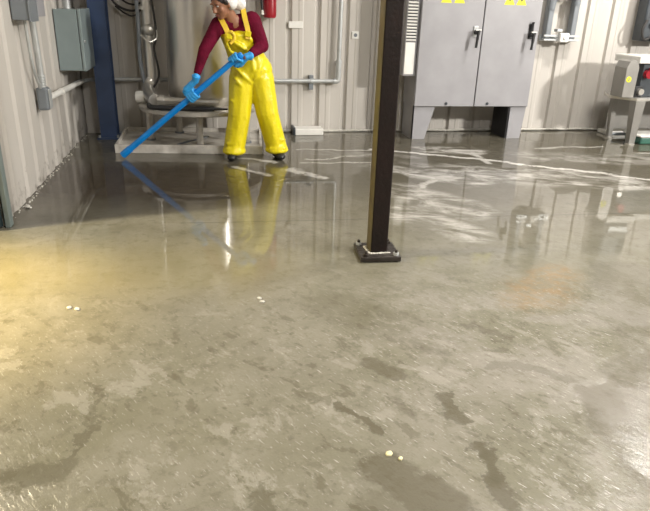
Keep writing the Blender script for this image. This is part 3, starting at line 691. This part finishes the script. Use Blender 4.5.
def blob(name, bm, voxel, m, parent, smooth_it=6, factor=.5, cut=None):
    me = bpy.data.meshes.new('tmp'); bm.to_mesh(me); bm.free()
    o = bpy.data.objects.new('tmp', me); COL.objects.link(o)
    r = o.modifiers.new('r', 'REMESH'); r.mode = 'VOXEL'; r.voxel_size = voxel
    s = o.modifiers.new('s', 'SMOOTH'); s.iterations = smooth_it; s.factor = factor
    dg = bpy.context.evaluated_depsgraph_get(); out = bpy.data.meshes.new_from_object(o.evaluated_get(dg))
    bpy.data.objects.remove(o)
    if cut:
        b = bmesh.new(); b.from_mesh(out)
        for co_, no in cut:
            res = bmesh.ops.bisect_plane(b, geom=b.verts[:] + b.edges[:] + b.faces[:], plane_co=co_, plane_no=no, clear_outer=True)
            ed = [e for e in b.edges if e.is_boundary]
            bmesh.ops.holes_fill(b, edges=ed)
        b.to_mesh(out); b.free()
    out.materials.clear()
    return obj(name, out, m, parent, smooth='all')

t = thing('person', 'person in yellow bib overalls and burgundy top holding a long blue pole', 'person', (.45, 5.98, 0))
HL, HR = V((-.115, 5.80, .625)), V((.275, 5.680, .955))     # hands on the pole
HC = V((.165, 5.82, 1.395)); FD = V((-.66, -.60, -.42)).normalized()   # head centre, facing
HS = 1.13
Rq = FD.to_track_quat('-Y', 'Z').to_matrix().to_4x4()
Rq3 = Rq.to_3x3()
Rh = Rq @ Matrix.Scale(HS, 4)
def hp(x, y, z): return HC + (Rq3 @ V((x, y, z))) * HS            # head space: -y is forward
SHL, ELL, WRL = V((.135, 5.90, 1.225)), V((.000, 5.80, 1.01)), V((-.082, 5.765, .785))
SHR, ELR, WRR = V((.430, 5.95, 1.262)), V((.512, 5.85, 1.055)), V((.372, 5.700, .968))
PEL, CHE, NEC = V((.425, 5.98, .82)), V((.300, 5.95, 1.14)), V((.275, 5.93, 1.27))
bm = B()
ells(bm, PEL, V((.36, 5.97, .97)), (.13, .09, .10), (.115, .085, .09)); ells(bm, V((.36, 5.97, .97)), CHE, (.115, .085, .09), (.135, .09, .09)); ells(bm, SHL, SHR, (.05, .05, .05), (.05, .05, .05), 10)
ells(bm, NEC - V((0, 0, .05)), hp(0, .02, -.05), .066, .058)
ells(bm, SHL, ELL, .044, .034); ells(bm, ELL, WRL, .034, .026); ells(bm, SHR, ELR, .044, .034); ells(bm, ELR, WRR, .034, .026)
ells(bm, WRL, HL + V((.015, -.0, .10)), .026, .024, 3); ells(bm, WRR, HR + V((.075, .01, .01)), .026, .024, 2)
for s, hip, kn, an in ((0, (.345, 5.98, .76), (.295, 5.94, .43), (.25, 5.98, .09)), (1, (.495, 5.98, .76), (.57, 5.94, .44), (.655, 6.0, .09))):
    ells(bm, hip, kn, .085, .058); ells(bm, kn, an, .056, .04)
    ells(bm, an, V(an) + V((-.03 if s == 0 else .02, -.08, -.04)), .038, .03, 5)
sph(bm, HC + Rq3 @ V((0, .01, .02)), (.072, .088, .088), Rh)
sph(bm, hp(0, -.015, -.03), (.058, .068, .075), Rh); sph(bm, hp(0, -.05, -.082), (.030, .026, .022), Rh)
ells(bm, hp(0, -.078, .015), hp(0, -.098, -.022), .010, .014, 5)         # nose
sph(bm, hp(0, -.092, -.026), (.017, .012, .009), Rh)
for s in (-1, 1):
    sph(bm, hp(s * .036, -.056, -.02), (.022, .018, .022), Rh)            # cheek
    sph(bm, hp(s * .028, -.074, .030), (.022, .010, .008), Rh)            # brow
    sph(bm, hp(s * .072, .005, -.008), (.010, .017, .028), Rh)            # ear
body = blob('body', bm, .008, 'skin', t, 3)
for s in (-1, 1):
    e = obj('eye', sph(B(), hp(s * .028, -.071, .012), (.011, .008, .005), Rh), 'eye', body, smooth='all')
    obj('pupil', sph(B(), hp(s * .028, -.077, .010), (.005, .004, .0045), Rh), 'hair', e, smooth='all')
    obj('eyebrow', ells(B(), hp(s * .014, -.082, .031), hp(s * .044, -.074, .032), .0035, .0025, 5, sub=1), 'hair', body, smooth='all')
obj('lips', sph(sph(B(), hp(0, -.083, -.052), (.022, .010, .0055), Rh), hp(0, -.081, -.060), (.018, .010, .006), Rh), 'lip', body, smooth='all')
bm = B(); sph(bm, hp(0, .018, .035), (.079, .092, .087), Rh); ells(bm, hp(-.066, -.02, .03), hp(-.068, -.0, -.0), .018, .014, 4); ells(bm, hp(.066, -.02, .03), hp(.068, .0, -.0), .018, .014, 4)
blob('hair', bm, .008, 'hair', t, 2, cut=[(hp(0, -.052, .04), Rq3 @ V((0, -1, -.55)))])
bm = B(); sph(bm, hp(.0, .040, .042), (.092, .096, .092), Rh); sph(bm, hp(0, .10, .0), (.076, .058, .066), Rh); sph(bm, hp(-.03, .11, -.04), (.044, .04, .04), Rh)
sph(bm, hp(.062, .045, -.012), (.036, .052, .055), Rh); sph(bm, hp(-.062, .045, -.012), (.036, .052, .055), Rh)
sph(bm, hp(0, .13, .03), (.075, .065, .075), Rh); ells(bm, hp(0, .09, .03), (.325, 5.93, 1.40), .082, .062, 6); c = blob('cap', bm, .009, 'hat', t, 3, cut=[(hp(0, -.012, .05), Rq3 @ V((0, -1, -.25)))]); c['label'] = 'white cloth cap covering back of head'

# burgundy top
bm = B()
ells(bm, V((.37, 5.975, .93)), CHE + V((0, .01, 0)), (.145, .105, .09), (.160, .108, .09)); ells(bm, SHL + V((.02, 0, 0)), SHR, .073, .075, 12); ells(bm, CHE, V((.285, 5.96, 1.24)), (.155, .095, .08), (.135, .085, .06))
ells(bm, SHL, ELL, .072, .056, 10); ells(bm, ELL, WRL.lerp(ELL, .20), .055, .037, 10)
ells(bm, SHR, SHR.lerp(ELR, .6), .086, .076, 8); ells(bm, SHR.lerp(ELR, .6), ELR, .076, .066, 8); ells(bm, ELR, WRR.lerp(ELR, .30), .062, .042, 10)
for a, c_, r in (((.08, 5.85, 1.10), (.10, 5.86, 1.16), .03), ((-.03, 5.76, .98), (.03, 5.77, .96), .018), ((.46, 5.80, 1.03), (.55, 5.81, 1.08), .02), ((.42, 5.88, 1.16), (.50, 5.87, 1.14), .016)):
    ells(bm, a, c_, r, r * .7, 5, sub=1)
tp = blob('long_sleeve_top', bm, .010, 'burg', t, 4)
# open collar
nk = obj('neckline', sph(B(), (.268, 5.880, 1.250), (.060, .034, .068)), 'skin', tp, smooth='all')

# yellow bib overalls, one continuous garment
bm = B()
ells(bm, PEL + V((0, 0, -.02)), V((.405, 5.97, .90)), (.195, .140, .10), (.195, .135, .08), 6)
ells(bm, V((.405, 5.97, .90)), V((.350, 5.95, 1.02)), (.190, .132, .07), (.172, .132, .06), 6); ells(bm, V((.350, 5.95, 1.02)), V((.292, 5.915, 1.135)), (.170, .132, .06), (.160, .115, .05), 6)
sph(bm, (.455, 5.98, .84), (.172, .142, .12))
for s, hip, kn, an in ((0, (.335, 5.97, .76), (.302, 5.94, .43), (.245, 5.965, .10)), (1, (.510, 5.97, .76), (.565, 5.94, .44), (.658, 5.985, .105))):
    ells(bm, hip, kn, (.128, .125, .11), (.112, .108, .09), 10); ells(bm, kn, an, (.112, .108, .09), (.110, .115, .06), 10)
    ells(bm, an, V(an) + V((0, -.01, -.02)), (.112, .118, .05), (.120, .125, .045), 3)
def fold(bm, a, c, r):
    a, c = V(a), V(c); n = 14
    for i in range(n + 1):
        k = math.sin(math.pi * (i + .5) / (n + 1)) ** .7
        sph(bm, a.lerp(c, i / n) + V((0, (1 - k) * r * .8, 0)), (r * .75 * k + .002, r * .55 * k + .002, r * .75 * k + .002), sub=1)
for a, c_, r in (((.25, 5.835, .88), (.42, 5.85, .72), .022), ((.25, 5.85, .78), (.36, 5.85, .66), .018), ((.52, 5.86, .93), (.44, 5.835, .76), .020), ((.56, 5.87, .82), (.48, 5.845, .68), .018), ((.42, 5.83, .94), (.44, 5.84, .80), .018),
                 ((.20, 5.87, .58), (.36, 5.85, .50), .015), ((.48, 5.85, .58), (.64, 5.86, .50), .016), ((.22, 5.85, .44), (.38, 5.85, .40), .012), ((.19, 5.87, .30), (.33, 5.865, .24), .017), ((.53, 5.86, .36), (.69, 5.88, .26), .016), ((.16, 5.87, .16), (.32, 5.86, .19), .020), ((.56, 5.88, .17), (.75, 5.89, .20), .018),
                 ((.15, 5.87, .115), (.32, 5.85, .10), .02), ((.57, 5.87, .11), (.76, 5.88, .12), .02),
                 ((.22, 5.79, 1.11), (.40, 5.80, 1.00), .022), ((.20, 5.81, 1.02), (.36, 5.80, .94), .020), ((.17, 5.84, 1.13), (.24, 5.79, .98), .020), ((.38, 5.82, 1.15), (.43, 5.83, 1.08), .024)):
    fold(bm, a, c_, r * 1.15)
ov = blob('bib_overalls', bm, .010, 'yel', t, 4, cut=[(V((.28, 5.9, 1.170)), V((-.25, .1, 1)).normalized()), (V((0, 0, .045)), V((0, 0, -1)))])
def ribbon(pts, w_, th, up_=V((0, -1, 0))):
    bm = B(); pts = curve_pts(pts, 6); rings = []
    for i, p in enumerate(pts):
        d = (pts[min(i + 1, len(pts) - 1)] - pts[max(i - 1, 0)]).normalized(); nrm = (up_ - d * up_.dot(d)).normalized(); s = d.cross(nrm) * w_ / 2
        rings.append([bm.verts.new(p + s), bm.verts.new(p + s + nrm * th), bm.verts.new(p - s + nrm * th), bm.verts.new(p - s)])
    for a, c_ in zip(rings, rings[1:]):
        for k in range(4): bm.faces.new((a[k], a[(k + 1) % 4], c_[(k + 1) % 4], c_[k]))
    bm.faces.new(rings[0]); bm.faces.new(rings[-1][::-1]); return bm
for pts, bk in (([(.225, 5.775, 1.10), (.205, 5.765, 1.17), (.175, 5.785, 1.235), (.150, 5.85, 1.29), (.19, 5.95, 1.32), (.26, 6.045, 1.25)], (.222, 5.765, 1.135)),
                ([(.385, 5.800, 1.11), (.385, 5.820, 1.19), (.365, 5.850, 1.28), (.355, 5.92, 1.352), (.355, 6.0, 1.345), (.35, 6.06, 1.26)], (.385, 5.795, 1.155))):
    s_ = obj('shoulder_strap', ribbon(pts, .044, .008), 'strap', ov)
    obj('buckle', box(B(), bk, (.055, .018, .05), 0, 0, .2), 'yel', s_, bevel=.006)
obj('waist_tie', tube(B(), curve_pts([(.20, 5.775, 1.15), (.24, 5.755, 1.17), (.265, 5.76, 1.12), (.225, 5.755, 1.07)]), .014, 8), 'strap', ov, smooth='all')
# boots
for an, dx in (((.25, 5.97, .06), -.035), ((.66, 5.99, .06), .030)):
    a = V(an); bm = B(); ells(bm, a + V((0, .03, -.015)), a + V((dx, -.115, -.022)), (.048, .06, .045), (.046, .055, .034), 8); ells(bm, a + V((0, .02, .0)), a + V((0, .02, .10)), .05, .055, 5)
    b_ = blob('boot', bm, .007, 'black', t, 3, cut=[(V((0, 0, .004)), V((0, 0, -1)))])

# gloves closed round the pole
P0, P1 = V((-.802, 6.035, .034)), V((.300, 5.670, .976))
AX = (P1 - P0).normalized(); PR = .027
def on_pole(x): return P0 + AX * ((x - P0.x) / AX.x)
def glove(cx, wrist, flip):
    c_ = on_pole(cx); w_ = (wrist - c_); side = (w_ - AX * w_.dot(AX)).normalized()     # palm lies on this side
    oth = AX.cross(side) * flip
    R = PR + .012; bm = B()
    pc = c_ + side * (R + .010)
    ells(bm, pc - AX * .034, pc + AX * .034, .024, .025, 6)
    ells(bm, pc - AX * .026 + side * .022, pc + AX * .026 + side * .022, .025, .025, 6)
    ells(bm, pc + side * .03, wrist, .032, .030, 8)
    ells(bm, wrist, wrist + w_.normalized() * .035, .033, .036, 4)
    for k, (off, ln, rr) in enumerate(((.038, 200, .0122), (.013, 222, .0128), (-.013, 212, .0124), (-.037, 180, .0112))):
        prev = None
        for j in range(13):
            a = math.radians(8 + ln * j / 12)
            p = c_ + AX * (off * .95) + (side * math.cos(a) + oth * math.sin(a)) * (R + .002)
            if prev is not None: ells(bm, prev, p, rr, rr * (.985 if j < 12 else .9), 2, sub=2)
            prev = p
    prev = pc + AX * .03 + side * .012
    for j in range(7):
        a = math.radians(-10 - 120 * j / 6)
        p = c_ + AX * (.030 + .012 * math.sin(j / 6 * 3.1)) + (side * math.cos(a) + oth * math.sin(a)) * (R + .004)
        ells(bm, prev, p, .0125, .0115, 3); prev = p
    g_ = blob('glove', bm, .0045, 'glove', t, 2)
    cu = wrist + w_.normalized() * .035
    obj('cuff', tube(B(), [cu - w_.normalized() * .008, cu + w_.normalized() * .01], [.037, .039], 18), 'glove', g_, smooth=True)
glove(-.118, WRL + V((-.006, .0, -.03)), 1)
glove(.262, WRR + V((-.012, 0, 0)), 1)

t = thing('long_pole', 'long bright blue plastic pole held slanted down to the floor', 'pole', tuple(P0))
obj('pole_shaft', tube(B(), [P0 + AX * .05, P1], [PR + .002, PR - .002], 20), 'pole', t, smooth=True)
obj('end_sleeve', tube(B(), [P0 + AX * .0, P0 + AX * .10], [.034, .033], 20), 'pole', t, smooth=True)
obj('grip_end', tube(B(), [P1, P1 + AX * .02, P1 + AX * .03], [.028, .028, .02], 20), 'pole', t, smooth=True)
